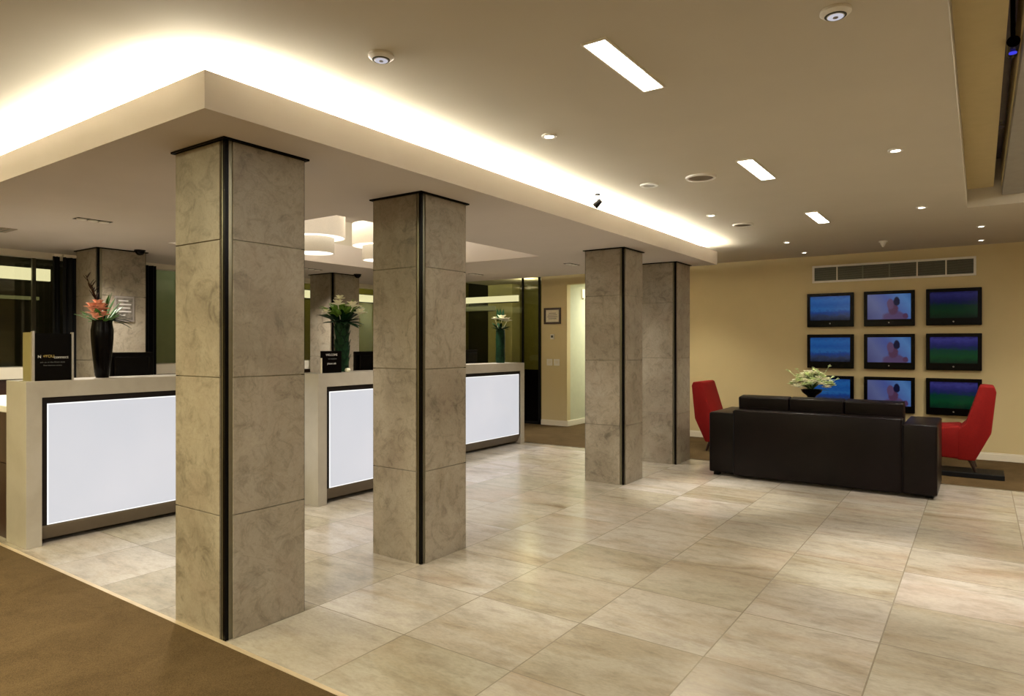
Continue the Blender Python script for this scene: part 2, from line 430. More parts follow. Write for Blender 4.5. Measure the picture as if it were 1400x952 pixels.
# ceiling with the raised tray over the lounge (X -.08..1.7, Y -1..7.5) and the opening over the pendants (X -6.62..-4.12, Y 3.51..6.45)
TX0, TX1, TY0, TY1, TZ = -.098, 1.75, -1.6, 7.5, 2.89
PX0, PX1, PY0, PY1, PZ = -6.62, -4.12, 3.51, 6.45, 3.02
g = G()
for a in ((XL-.1, PX0, YN-.1, 13.2), (PX0, PX1, YN-.1, PY0), (PX0, PX1, PY1, 13.2), (PX1, TX0, YN-.1, 13.2),
          (TX0, TX1, YN-.1, TY0), (TX0, TX1, TY1, 13.2), (TX1, XR+.1, YN-.1, 13.2)):
    g.box(*a, CZ, CZ+.45)
ceiling = struct(g, 'ceiling', M['ceil'])
g = G()   # inside of the tray: roof with a slot beside the beam
SX0, SX1 = .10, .155
g.box(TX0-.02, SX0, TY0, TY1, TZ, CZ+.45); g.box(SX1, TX1+.02, TY0, TY1, TZ, CZ+.45)
struct(g, 'ceiling_tray', plain('tray_paint', (.50, .40, .20), .85, var=.03))
struct(G().box(SX0, SX1, TY0, TY1, CZ+.42, CZ+.46), 'ceiling_slot', M['purple'])
struct(G().box(PX0-.02, PX1+.02, PY0-.02, PY1+.02, PZ, CZ+.46), 'ceiling_pendant_recess', M['soffit'])
# dropped soffit around the pendant opening
EX, EY0, EY1 = -2.72, 1.60, 8.42
g = G()
for a in ((XL, PX0, EY0, EY1), (PX1, EX, EY0, EY1), (PX0, PX1, EY0, PY0), (PX0, PX1, PY1, EY1)):
    g.box(*a, SZ, 2.60)
# upstand lip that hides the cove tubes
g.box(EX-.02, EX, EY0, EY1, 2.60, 2.63); g.box(XL, EX-.02, EY0, EY0+.02, 2.60, 2.63); g.box(XL, EX-.02, EY1-.02, EY1, 2.60, 2.63)
struct(g, 'ceiling_soffit', M['soffit'])
struct(G().box(PX0-.02, PX0, PY0, PY1, 2.60, CZ).box(PX1, PX1+.02, PY0, PY1, 2.60, CZ).box(PX0, PX1, PY0-.02, PY0, 2.60, CZ).box(PX0, PX1, PY1, PY1+.02, 2.60, CZ),
       'ceiling_recess_lining', M['soffit'])
# cove light tubes: one run per side
def cove(x0, x1, y0, y1, label):
    t = thing('cove_light', label, 'light', ((x0+x1)/2, (y0+y1)/2, 2.60), 0, 'cove lights hidden on top of the dropped ceiling')
    hx, hy = (x1-x0)/2, (y1-y0)/2
    G().box(-hx-.01, hx+.01, -hy-.01, hy+.01, 0, .006).obj('batten', M['white'], t)
    G().box(-hx, hx, -hy, hy, .007, .030).obj('tube', M['cove'], t)
CV = .07
cove(EX-CV-.03, EX-CV, EY0+CV, EY1-CV, 'cove light along the long lounge side of the dropped ceiling')
cove(XL+.1, EX-CV-.05, EY0+CV, EY0+CV+.03, 'cove light along the near carpet side of the dropped ceiling')
cove(XL+.1, EX-CV-.05, EY1-CV-.03, EY1-CV, 'cove light along the far end of the dropped ceiling')

# walls
g = G()
DX0, DX1, DZ = -6.03, -4.65, 2.53            # doorway in the screen wall
g.box(-6.57, DX0, YW, YW+.12, 0, CZ).box(DX0, DX1, YW, YW+.12, DZ, CZ).box(DX1, XR+.1, YW, YW+.12, 0, CZ)
struct(g, 'wall_back', M['wall'])
struct(G().box(XR, XR+.12, YN, YW, 0, CZ), 'wall_right', M['wall'])
struct(G().box(XL, XR, YN-.12, YN, 0, CZ), 'wall_front', M['wall'])
struct(G().box(XL-.12, XL, YN, 1.3, 0, CZ), 'wall_left', M['wall'])
# corridor behind the doorway
struct(G().box(DX0-.12, DX0, YW+.12, 13.1, 0, CZ), 'wall_corridor_left', M['wall_pale'])
struct(G().box(DX1, DX1+.12, YW+.12, 13.1, 0, CZ), 'wall_corridor_right', M['wall_pale'])
struct(G().box(DX0-.12, DX1+.12, 13.1, 13.2, 0, CZ), 'wall_corridor_end', M['wall_pale'])
def skirt(name, x0, x1, y0, y1):
    g = G(); g.box(x0, x1, y0, y1, 0, .085, .004, 1); g.box(x0, x1, (y0+y1)/2 if y1-y0 < x1-x0 else y0, y1, .085, .10, .003, 1)
    struct(g, name, M['trim'])
skirt('baseboard_back', DX1, XR, YW-.016, YW)
skirt('baseboard_back_left', -6.57, DX0+.016, YW-.016, YW)
skirt('baseboard_corridor', DX0, DX0+.016, YW, 13.1)
skirt('baseboard_right', XR-.016, XR, YN, YW)
# glazed wall on the left, and the glazed end beside the cream wall
w = sempty('window_1')
g = G(); g.box(XL-.012, XL, 1.3, YW, .0, 2.40); g.obj('pane', M['glass'], w)
g = G()
for y in (1.3, 3.02, 4.62, 6.1, 7.6, 9.0, YW-.04): g.box(XL, XL+.03, y-.018, y+.018, 0, 2.40)
g.box(XL, XL+.05, 1.3, YW, 0, .06)
g.obj('mullion', M['bronze'], w)
G().box(XL-.02, XL+.10, 1.3, EY1, 2.40, SZ).obj('head_trim', M['trim'], w)
G().box(XL-.02, XL+.04, EY1, YW, 2.40, CZ).obj('transom', M['blackm'], w)
w = sempty('window_2')
G().box(XL, -6.57, YW, YW+.012, 0, CZ).obj('pane', M['glass'], w)
g = G()
for x in (XL+.02, -6.60): g.box(x-.02, x+.02, YW-.03, YW, 0, CZ)
g.box(-6.99, -6.95, YW-.02, YW, 0, CZ); g.box(XL, -6.57, YW-.03, YW, 0, .05)
g.obj('mullion', M['blackm'], w)
G().box(XL, -6.60, YW-.02, YW-.001, .05, 1.0).obj('spandrel', M['black'], w)
# what is seen through the glass: a dim passage, with glowing bands added for reflections
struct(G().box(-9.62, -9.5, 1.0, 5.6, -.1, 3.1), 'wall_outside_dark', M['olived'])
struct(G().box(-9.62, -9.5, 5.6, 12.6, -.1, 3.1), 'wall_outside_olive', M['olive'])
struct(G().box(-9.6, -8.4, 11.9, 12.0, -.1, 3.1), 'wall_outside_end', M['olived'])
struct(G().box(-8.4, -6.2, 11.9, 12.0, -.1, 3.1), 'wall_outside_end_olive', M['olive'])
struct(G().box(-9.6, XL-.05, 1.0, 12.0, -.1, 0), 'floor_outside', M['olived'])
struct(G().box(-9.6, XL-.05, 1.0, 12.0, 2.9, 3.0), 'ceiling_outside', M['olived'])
struct(G().box(XL-.05, -6.2, YW+.1, 12.0, 2.9, 3.0).box(-6.25, -6.15, YW+.2, 12.0, 0, 3.0), 'ceiling_outside_end', M['olived'])
def band(name, label, x0, x1, y0, y1, z0, z1, mat, grp='glowing bands added beyond the glass for reflections'):
    t = thing(name, label, 'light', (x0, y0, z0), 0, grp)
    G().box(0, x1-x0, 0, y1-y0, 0, z1-z0).obj('diffuser', mat, t)
    G().box(-.02 if x1-x0 < .2 else 0, 0 if x1-x0 < .2 else x1-x0, 0, y1-y0, -.015 if x1-x0 < .2 else -.015, z1-z0+.015 if x1-x0 < .2 else 0).obj('housing', M['olived'], t)
band('reflection_glow_band', 'bright pale band imitating a reflection in the glass left of the flower vase', -9.48, -9.44, 1.2, 3.54, 2.24, 2.385, M['reflband'])
band('reflection_glow_band', 'faint olive glowing band added low under the bright one behind the left glass', -9.48, -9.44, 2.2, 3.42, 2.00, 2.04, M['reflglow'])
band('reflection_glow_band', 'pale added reflection band above the olive wall behind the glass of the middle desk', -9.48, -9.44, 6.6, 9.0, 2.26, 2.39, M['reflband'])
band('reflection_glow_band', 'upper pale band imitating a reflection, crossing the pillar behind the end glass', -8.9, -7.28, 10.62, 10.66, 2.29, 2.41, M['reflband'])
band('reflection_glow_band', 'lower pale band imitating a reflection behind the end glass left of the pillar', -9.4, -8.0, 10.85, 10.89, 2.15, 2.24, M['reflglow'])
tag(G().box(-9.40, -9.30, 4.70, 5.15, 0, 2.9, .01).obj('outside_pillar', plain('grey_green_pillar', (.34, .42, .26), .6)), 'narrow grey green pillar behind the glass right of the rear column with the notice', 'pillar')
t = tag(G().box(-8.58, -7.96, 11.4, 11.7, 0, 2.9, .01).obj('outside_pillar', M['palegreen']), 'pale green square pillar lit up behind the end glass', 'pillar')
# window ledge and low cabinet in front of the left glass
t = thing('window_ledge', 'long pale ledge on a dark low cabinet under the left glass wall', 'ledge', (XL+.06, 1.5, 0))
G().box(0, .36, 0, 6.4, 1.10, 1.22, .006).obj('ledge_top', M['trim'], t)
for k in range(8): G().box(.0, .33, k*.8+.01, k*.8+.79, .06, 1.10, .004).obj('cabinet_door', M['dwood'], t)
# black curtains beside the rear column
def curtain(y0, y1, label):
    n = max(4, int((y1-y0)/.03)); g = G(); t = thing('curtain', label, 'curtain', (XL+.50, y0, 0), 0, 'black curtains by the glass')
    A = []
    for i in range(n*2+1):
        y = (y1-y0)*i/(n*2); dx = .022*math.sin(i*PI/2)
        A.append((dx, y))
    B = [(x+.006, y) for x, y in reversed(A)]
    g.prism(A+B, 1.225 if False else .02, 2.385, 'Z')
    g.obj('cloth', M['curtain'], t)
    G().box(-.02, .03, 0, y1-y0, 2.385, 2.41).obj('rail', M['trim'], t)
# (positions follow the dark strips seen left and right of the rear column)
curtain(3.02, 3.085, 'narrow black curtain strip left of the rear column, before the thin bright gap')
curtain(3.115, 4.10, 'wide black curtain hanging behind the rear column with the notice')

# ------------------------------------------------------------------ columns
def make_column(label):
    W, D, H, n_ = .46, .48, 2.455, .046
    t = thing('stone_column', label, 'column', (0, 0, 0), 0, 'stone clad columns')
    g = G()
    zs = [0, .61, 1.29, 1.97, H]
    for a, b in zip(zs, zs[1:]):
        a2, b2 = a+(.002 if a else 0), b-.002
        m_ = .010
        g.box(-W+m_, -n_, 0, .03, a2, b2, .0015, 1); g.box(-W+m_, -m_, D-.03, D, a2, b2, .0015, 1)
        g.box(-.03, 0, n_, D-m_, a2, b2, .0015, 1); g.box(-W, -W+.03, m_, D-m_, a2, b2, .0015, 1)
    g.obj('stone_cladding', M['col'], t)
    k = .008
    G().box(-W+k, -k, k, D-k, 0, H).obj('corner_trim', M['bronze'], t)
    g = G(); j = .019
    for x0 in (-W+k-.003, -k-j+.003):
        for y0 in (k-.003, D-k-j+.003): g.box(x0, x0+j, y0, y0+j, 0, H)
    g.obj('black_corner_bead', M['black'], t)
    G().box(-W-.014, .014, -.014, D+.014, H, H+.010).obj('shadow_gap_plate', M['black'], t)
    return t
c0 = make_column('large stone column nearest the camera, standing on the carpet edge'); c0.location = (-3.02, 1.88, 0)
for (x, y, l) in ((-3.02, 3.28, 'second stone column, between the nearest column and the far pair'),
                  (-3.02, 6.345, 'third stone column, left one of the far pair'),
                  (-3.02, 7.80, 'farthest stone column, right one of the far pair by the sofa'),
                  (-7.49, 3.235, 'rear stone column behind the left desk with the grey notice on it'),
                  (-7.43, 6.26, 'rear stone column behind the middle desk and white flowers')):
    c = copy_tree(c0); c.location = (x, y, 0); c['label'] = l
    if l.startswith('rear'): c.scale = (1.08, 1.04, 1)
# ------------------------------------------------------------------ reception desks
def make_desk(L, label):
    t = thing('reception_desk', label, 'reception desk', (0, 0, 0), 0, 'reception desks with glowing fronts')
    D, H, lw, tt = .36, 1.19, .10, .12
    pr = [(0, 0), (lw, 0), (lw, H-tt), (L-lw, H-tt), (L-lw, 0), (L, 0), (L, H), (0, H)]
    G().prism(pr, -D, 0, 'X', .003, 2).obj('stone_surround', M['counter'], t)
    G().box(-D+.02, -.055, lw, L-lw, .05, H-tt).obj('carcass', M['reveal'], t)
    # recessed reveal, plinth and glowing panel
    G().box(-.055, -.012, lw, lw+.035, .14, H-tt).box(-.055, -.012, L-lw-.035, L-lw, .14, H-tt).box(-.055, -.012, lw+.035, L-lw-.035, H-tt-.045, H-tt).obj('reveal', M['reveal'], t)
    G().prism([(-.012, .145), (-.012, .13), (-.06, .035), (-.09, .035), (-.09, .145)], lw, L-lw, 'Y').obj('plinth', M['toe'], t)
    p = G().box(-.05, -.006, lw+.035+.008, L-lw-.035-.008, .153, H-tt-.053, .001, 1).obj('light_panel', M['panel'], t)
    y0, y1, z0, z1 = lw+.035, L-lw-.035, .145, H-tt-.045
    G().box(-.05, -.008, y0, y0+.008, z0, z1).box(-.05, -.008, y1-.008, y1, z0, z1).box(-.05, -.008, y0+.008, y1-.008, z0, z0+.008).box(-.05, -.008, y0+.008, y1-.008, z1-.008, z1).obj('lit_edge', M['rim'], p)
    # staff side: lower worktop with drawers
    G().box(-1.02, -D, .76, L-.13, .72, .76, .004).obj('worktop', M['dwood'], t)
    for y in (.78, L-.60):
        for k in range(3):
            d = G().box(-.98, -.45, y, y+.44, .05+k*.22, .26+k*.22, .004).obj('drawer', M['dwood'], t)
            G().box(-1.0, -.985, y+.12, y+.32, .15+k*.22, .165+k*.22, .003).obj('handle', M['metal'], d)
    return t
d0 = make_desk(2.10, 'left reception desk with the widest glowing panel, end on the carpet edge'); d0.location = (-5.54, 1.925, 0)
for x, y, l in ((-4.86, 3.93, 'middle reception desk, set forward, seen between the two nearest columns'),
                (-5.54, 6.16, 'farthest reception desk with a small glowing front and one clear end')):
    c = copy_tree(d0); c.location = (x, y, 0); c['label'] = l
# dark side desk joined to the left end
t = thing('side_desk', 'dark walnut side desk with white top at the left picture edge', 'desk', (-5.93, 1.95, 0))
G().box(-1.4, 0, 0, .04, 0, .56, .003).box(-1.4, 0, 0, .04, .565, .945, .003).obj('front_panel', M['dwood'], t)
G().box(-1.4, -1.36, .04, .7, 0, .945, .003).obj('end_panel', M['dwood'], t)
G().box(-1.4, .0, -.01, .72, .945, .995, .005).obj('desk_top', M['white'], t)

# ------------------------------------------------------------------ things on the desks
# tall sign box
t = thing('sign_holder', 'tall black sign box with steel edges at the left end of the left desk', 'sign', (-5.575, 1.985, 1.19))
G().box(-.16, .0, .0, .245, 0, .345).obj('black_panel', M['black'], t)
G().box(-.02, .008, -.012, .004, 0, .36, .002).obj('edge_post', M['metal'], t)
G().box(-.02, .008, .243, .258, 0, .355, .002).obj('edge_post', M['metal'], t)
G().box(-.165, -.02, -.010, -.002, 0, .352).obj('side_plate', plain('gold_plate', (.28, .24, .10), .4, .3), t)
text('logo_text', 'N', .030, (.0015, .035, .175), (PI/2, 0, PI/2), M['inkw'], t)
text('logo_text', '*', .035, (.0015, .065, .172), (PI/2, 0, PI/2), M['inkgold'], t)
text('logo_text', 'YOU', .028, (.0015, .10, .178), (PI/2, 0, PI/2), M['inkgold'], t)
text('logo_text', 'connect', .030, (.0015, .175, .171), (PI/2, 0, PI/2), M['inkw'], t)
text('small_print', 'ask us at the front desk', .017, (.0015, .12, .135), (PI/2, 0, PI/2), M['inkg'], t)
text('small_print', 'free internet access', .015, (.0015, .12, .112), (PI/2, 0, PI/2), M['inkg'], t)

def blossom(g, c, r, n=6, open_=.55, rng=R):
    c = Vector(c)
    for ring, (k, tilt) in enumerate(((n, open_), (n, open_+.5))):
        for i in range(k):
            a = 2*PI*(i+ring*.5)/k+rng.uniform(-.1, .1)
            d = Vector((math.cos(a)*tilt, math.sin(a)*tilt, 1-tilt*.6))
            g.leaf(c, d, r, r*.62, .10, .4, th=.003)
def vase_flowers(name, label, loc, vprof, vmat, blooms, bmat, leaves, lmat, twigs=(), neck=.0, group=None, extra=None):
    t = thing(name, label, 'flowers', loc, 0, group)
    G().lathe((0, 0, 0), vprof, 28).obj('vase', vmat, t, True)
    H = vprof[-1][1]
    for (x, y, z, r) in blooms:
        g = G(); blossom(g, (x, y, z), r); g.tube([(x*.2, y*.2, H-.04), (x*.7, y*.7, (H+z)/2), (x, y, z)], .004, 6)
        b = g.obj('blossom', bmat, t)
    g = G()
    for (dx, dy, dz, L, w_) in leaves: g.leaf((dx*.04, dy*.04, H-.02), (dx, dy, dz), L, w_, .12)
    g.obj('foliage', lmat, t); g2 = None
    for tw in twigs:
        g = G(); p0 = Vector((0, 0, H)); p1 = Vector(tw)
        g.tube([p0, p0.lerp(p1, .5)+Vector((.0, .006, 0)), p1], [.005, .004, .003], 6)
        for k in range(7):
            q = p0.lerp(p1, .45+.08*k); g.leaf(q, (R.uniform(-.5, .5), (-1)**k*.6, 1), .06, .016, .0)
        g.obj('twig', M['stem'], t)
    return t
def rnd_leaves(n, L0, L1, w0, w1, up0=.2, up1=1.4):
    o = []
    for i in range(n):
        a = 2*PI*i/n+R.uniform(-.3, .3); o.append((math.cos(a), math.sin(a), R.uniform(up0, up1), R.uniform(L0, L1), R.uniform(w0, w1)))
    return o
t = vase_flowers('flower_vase', 'tall black vase with coral bloom, green leaves and a dark twig on the left desk', (-5.75, 2.52, 1.19),
    [(.045, 0), (.052, .02), (.066, .15), (.078, .30), (.080, .38), (.070, .44), (.072, .46)], M['black'],
    [(.03, -.065, .50, .075), (.05, -.030, .535, .075), (.02, -.085, .55, .065), (.06, -.075, .47, .065), (.045, -.05, .575, .065), (.06, -.02, .49, .06)], M['coral'],
    rnd_leaves(15, .12, .19, .04, .06, .1, 1.6)+[(.1, .3, 1.6, .28, .07), (.1, .5, 1.6, .24, .07), (.2, .2, 1.8, .26, .06), (.2, .7, 1.4, .22, .06), (.1, .9, 1.2, .20, .06)], M['leaf'],
    [(.0, -.12, .81), (.02, -.09, .74)])
# dark trailing leaves on its right
g = G()
for k in range(7): g.leaf((.03, .05, .46), (.3, 1, -.2+.2*k), .15, .03, .25)
g.obj('dark_leaves', M['leafd'], t)
t = vase_flowers('flower_vase', 'leaf-wrapped green vase with a wide bunch of cream blossoms on the middle desk', (-5.12, 4.43, 1.19),
    [(.062, 0), (.066, .05), (.066, .25), (.064, .46), (.058, .50)], M['vasegreen'],
    [(.15, .0, .625, .085), (.10, -.135, .64, .075), (.15, .09, .56, .085), (.04, .185, .62, .05), (.06, -.08, .70, .06), (.0, -.19, .57, .05)], M['petal'],
    rnd_leaves(44, .15, .25, .05, .08, -.2, 1.3), M['leafd'])
g = G()
for d in rnd_leaves(54, .17, .27, .05, .075, .5, 2.2): g.leaf((0, d[1]*.03, .50), d[:3], d[3], d[4], .1)
g.obj('bright_foliage', plain('bright_leaf_green', (.14, .28, .035), .5, var=.4, scale=25), t)
g = G()
for k in range(40):
    a = k*2.4; z = .02+.45*k/40; g.leaf((.055*math.cos(a), .055*math.sin(a), z), (math.cos(a)*.25, math.sin(a)*.25, 1), .12, .05, -.02)
g.obj('leaf_wrap', M['leafd'], t)
tag(G().lathe((0, 0, 0), [(.0, 0), (.02, .004), (.028, .02), (.022, .036), (.0, .042)], 14).obj('cream_ball', M['petal'], None, True, (-4.96, 4.36, 1.19)), 'small cream ball beside the foot of the leaf-wrapped vase', 'ornament')
t = vase_flowers('flower_vase', 'slim dark green vase with few white blossoms on the farthest desk', (-5.72, 7.90, 1.19),
    [(.060, 0), (.070, .06), (.066, .20), (.070, .34), (.064, .50)], M['vasegreen'],
    [(.06, -.05, .62, .11), (.06, .07, .60, .09), (.02, -.16, .63, .05), (.02, .15, .62, .05), (.04, -.03, .50, .04)], M['petal'],
    rnd_leaves(22, .10, .17, .035, .05, .0, 1.7), M['leafd'])
g = G()
for k in range(3): g.leaf((0, -.06+.06*k, .60), (0, -.1+.1*k, 1), .19, .05, 0)
g.obj('upright_leaf', M['leafd'], t)
# small sign on the middle desk
t = thing('sign_holder', 'small black easel sign with pale printed lines left of the leaf-wrapped vase', 'sign', (-4.97, 4.06, 1.19))
G().box(-.02, 0, 0, .235, 0, .205, .002).obj('black_panel', M['black'], t)
G().box(-.10, -.02, .08, .15, 0, .01).obj('foot', M['black'], t)
G().box(-.01, .003, -.006, .004, 0, .14).obj('paper_edge', M['paper'], t)
text('printed_line', 'WELCOME', .028, (.0015, .115, .168), (PI/2, 0, PI/2), M['inkw'], t)
text('printed_line', 'to reception', .020, (.0015, .125, .132), (PI/2, 0, PI/2), M['inkg'], t)
text('printed_line', 'please ask', .026, (.0015, .115, .088), (PI/2, 0, PI/2), M['inkw'], t)
# monitors, seen from behind
def monitor(label, loc, w=.42, h=.25, z=.36, rz=0., tilt=0.):
    t = thing('computer_monitor', label, 'monitor', loc, rz, 'monitors on the staff side of the desks')
    G().box(-.10, .10, -.12, .12, 0, .012, .004).obj('stand_foot', M['black'], t)
    G().box(-.015, .015, -.03, .03, .012, z).obj('stand_neck', M['black'], t)
    mt = Matrix.Translation((0, 0, z)) @ Matrix.Rotation(tilt, 4, 'Y')
    p = G().box(-.04, -.012, -w/2, w/2, 0, h, .006, 2, mt).box(-.012, .018, -w/2+.05, w/2-.05, .04, h-.04, .008, 2, mt).obj('housing', M['black'], t)
    G().box(-.043, -.040, -w/2+.015, w/2-.015, .015, h-.015, 0, 1, mt).obj('screen', M['blackm'], p)
    return t
monitor('black monitor back right of the black vase on the left desk', (-6.28, 3.00, .76), .40, .26, .365)
monitor('black monitor back at the right end of the middle desk, half behind the second column', (-5.55, 5.17, .76), .36, .26, .36)
monitor('dark monitor back behind the farthest desk, beside the second column', (-6.15, 7.75, .76), .36, .24, .38)
t = thing('paper_tray', 'white paper tray right of the black monitor behind the left desk', 'tray', (-6.2, 3.31, .76))
G().box(-.12, .12, -.08, .08, 0, .37, .004).obj('tray_stack', M['white'], t)
for k in range(3): G().box(.121, .125, -.07, .07, .04+k*.11, .10+k*.11).obj('slot', M['grille'], t)
# notice in a silver frame on the rear column
t = thing('framed_notice', 'grey framed notice fixed to the rear column behind the coral flowers', 'notice', (-7.487, 3.395, 1.70))
G().box(0, .012, 0, .205, 0, .27, .003).obj('frame', M['sfr'], t)
G().box(.012, .014, .02, .185, .02, .25).obj('notice_sheet', plain('grey_notice_sheet', (.16, .14, .115), .6, var=.5, scale=22), t)
for k, wd in enumerate((.10, .13, .12, .13, .07)): G().box(.014, .0148, .04, .04+wd, .215-k*.038, .228-k*.038).obj('printed_line', M['inkw'], t)

# ------------------------------------------------------------------ cream wall fittings
t = thing('picture_frame', 'small dark brown framed certificate on the cream wall left of the doorway', 'picture', (-6.50, YW, 1.83))
fr = M['dwood']
G().box(0, .35, -.03, 0, 0, .035, .003).box(0, .35, -.03, 0, .255, .29, .003).box(0, .035, -.03, 0, .035, .255, .003).box(.315, .35, -.03, 0, .035, .255, .003).obj('frame', fr, t)
s = G().box(.035, .315, -.014, -.004, .035, .255).obj('certificate', M['paper'], t)
for k, (a, b) in enumerate(((.10, .25), (.08, .27), (.07, .28), (.09, .26))):
    G().box(a, b, -.0155, -.014, .19-k*.033, .200-k*.033).obj('printed_line', M['inkg'], s)
t = thing('thermostat', 'small grey thermostat on the cream wall under the framed certificate', 'thermostat', (-6.33, YW, 1.555))
G().box(-.04, .04, -.02, 0, 0, .09, .004).obj('housing', M['white'], t); G().box(-.022, .022, -.023, -.019, .03, .07).obj('display', M['grille'], t)
for k, l in enumerate(('left one of the two white light switches on the cream wall', 'right one of the two white light switches on the cream wall')):
    t = thing('light_switch', l, 'switch', (-6.39+.15*k, YW, 1.08), 0, 'light switches below the thermostat')
    G().box(-.06, .06, -.010, 0, 0, .12, .004).obj('plate', M['white'], t); G().box(-.03, .03, -.016, -.010, .035, .085, .003).obj('rocker', M['trim'], t)
t = thing('wall_lamp', 'small bright lamp at the top of the corridor wall through the doorway', 'lamp', (DX0+.004, 10.95, 2.32))
G().box(0, .05, -.05, .05, 0, .16, .01).obj('lamp_shade', emis('corridor_lamp_glow', (1, .8, .5), .7), t); G().box(0, .02, -.03, .03, -.02, 0).obj('bracket', M['white'], t)
# air grille
t = thing('air_grille', 'long white air grille high on the cream wall above the screens', 'vent', (-1.97, YW, 2.335))
W_, H_ = 1.93, .245
G().box(0, W_, -.02, 0, 0, .028, .003).box(0, W_, -.02, 0, H_-.028, H_, .003).box(0, .028, -.02, 0, .028, H_-.028, .003).box(W_-.028, W_, -.02, 0, .028, H_-.028, .003).obj('frame', M['white'], t)
G().box(.028, W_-.028, -.004, -.001, .028, H_-.028).obj('backing', M['grille'], t)
for k in range(1, 6): G().box(k*W_/6-.008, k*W_/6+.008, -.018, -.004, .028, H_-.028).obj('divider', M['trim'] if k in (1, 4, 5) else M['slat'], t)
for k in range(11): G().box(.028, W_-.028, -.013, -.005, .036+k*.0172, .042+k*.0172).obj('slat', M['slat'], t)
# nine screens
cols = ((-2.03, 'left'), (-1.305, 'middle'), (-.58, 'right'))
rows = ((1.705, 'top'), (1.125, 'middle'), (.545, 'bottom'))
desc = {'left': 'wall screen showing blue sea and sky', 'middle': 'wall screen showing a person before a pale blue ground', 'right': 'wall screen showing a green field under a purple sky'}
TV = {}
for cx_, cn in cols:
    for rz_, rn in rows:
        if rn == 'top':
            t = thing('wall_screen', '', 'screen', (cx_, YW, rz_), 0, 'nine screens on the cream wall')
            w_, h_ = .60, .475
            G().box(0, w_, -.07, -.02, 0, h_, .006, 2).box(.1, w_-.1, -.02, 0, .1, h_-.1).obj('housing', M['black'], t)
            s = G().box(.045, w_-.045, -.0735, -.0705, .092, h_-.045).obj('screen', M[{'left': 's_sea', 'middle': 's_fig', 'right': 's_fieldd'}[cn]], t)
            G().cyl((w_/2, -.0705, .047), .009, .009, .003, 12, 'Y').obj('badge', M['sfr'], t)
            TV[cn] = t
        else:
            t = copy_tree(TV[cn]); t.location = (cx_, YW, rz_)
            if cn == 'right':
                for ch in t.children:
                    if ch.name.startswith('screen'): ch.data = ch.data.copy(); ch.data.materials[0] = M['s_field']
        extra = {'top': 'top row', 'middle': 'middle row', 'bottom': 'bottom row'}[rn]
        t['label'] = desc[cn] + ', ' + cn + ' column, ' + extra

# ------------------------------------------------------------------ sofa
def rounded(name, x0, x1, y0, y1, z0, z1, bev, mat, parent, seg=4, puff=0.):
    g = G(); g.box(x0, x1, y0, y1, z0, z1, bev, seg)
    return g.obj(name, mat, parent, True)
t = thing('leather_sofa', 'black leather sofa seen from behind facing the wall screens', 'sofa', (-1.41, 7.37, 0))
L = M['leather']
XA = .80                                        # half width of the body
rounded('back_panel', -XA, XA, 0, .22, .03, .745, .022, L, t)
rounded('base', -XA, XA, .22, .86, .06, .30, .02, L, t)
for s_, z_ in ((-1, .71), (1, .70)):
    a, b = (XA, XA+.285) if s_ > 0 else (-XA-.285, -XA)
    rounded('armrest', a, b, 0. if s_ > 0 else .07, .88, .035, .70, .02, L, t)
    for y in (.13, .82): G().box((a+b)/2-.10 if s_ < 0 else (a+b)/2+.04, (a+b)/2-.04 if s_ < 0 else (a+b)/2+.10, y-.03, y+.03, 0, .05).obj('foot', M['black'], t)
for k in range(3):
    x0 = -XA+.002+k*(2*XA/3); x1 = x0+2*XA/3-.004
    c = G(); c.box(x0, x1, 0, .17, 0, .40, .018, 4, Matrix.Translation((0, .235, .478)) @ Matrix.Rotation(.10, 4, 'X')); c.obj('back_cushion', L, t, True)
    rounded('seat_cushion', x0, x1, .25, .87, .30, .45, .04, L, t)
g = G()
g.box(-XA-.003, -XA+.002, .01, .20, .05, .73); g.box(XA-.002, XA+.003, .01, .20, .05, .73); g.obj('seam', M['blackm'], t)

# ------------------------------------------------------------------ red chairs
def chair(label, loc, rz):
    """slab-backed lounge chair facing -X in its own frame"""
    t = thing('lounge_chair', label, 'chair', loc, rz, 'red lounge chairs by the sofa')
    Wd = .27
    back = [(-.205, .13), (-.045, .13), (.10, .44), (.145, .89), (.125, .94), (.02, .95), (-.005, .935), (-.13, .53), (-.20, .46)]
    G().prism(back, -Wd, Wd, 'Y', .014, 3).obj('backrest', M['red'], t, True)
    seat = [(-.66, .42), (-.62, .46), (-.18, .50), (-.14, .40), (-.18, .135), (-.56, .16)]
    G().prism(seat, -Wd+.005, Wd-.005, 'Y', .022, 3).obj('seat', M['red'], t, True)
    for (x, sx) in ((-.10, .06), (-.52, -.04)):
        for y in (-.2, .2):
            G().tube([(x, y, .15), (x+sx*.6, y, .07), (x+sx, y, .0)], [.026, .020, .014], 10).obj('leg', M['dwood'], t)
    return t
tR = chair('red lounge chair at the right end of the sofa, facing left', (0, 9.13, .002), 0)
for ch in [c for c in tR.children if c.name.startswith('leg')]: pass
t = tag(G().box(-.62, .215, -.30, .10, 0, .055, .006).obj('black_floor_slab', M['blackm'], None, False, (0, 0, 0)), 'long flat black slab under the right red chair', 'plinth')  # flat black slab laid on the carpet beneath the chair
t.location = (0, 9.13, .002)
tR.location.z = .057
tL = chair('red lounge chair at the left end of the sofa beside the farthest column, facing right', (-3.12, 9.27, .002), PI)
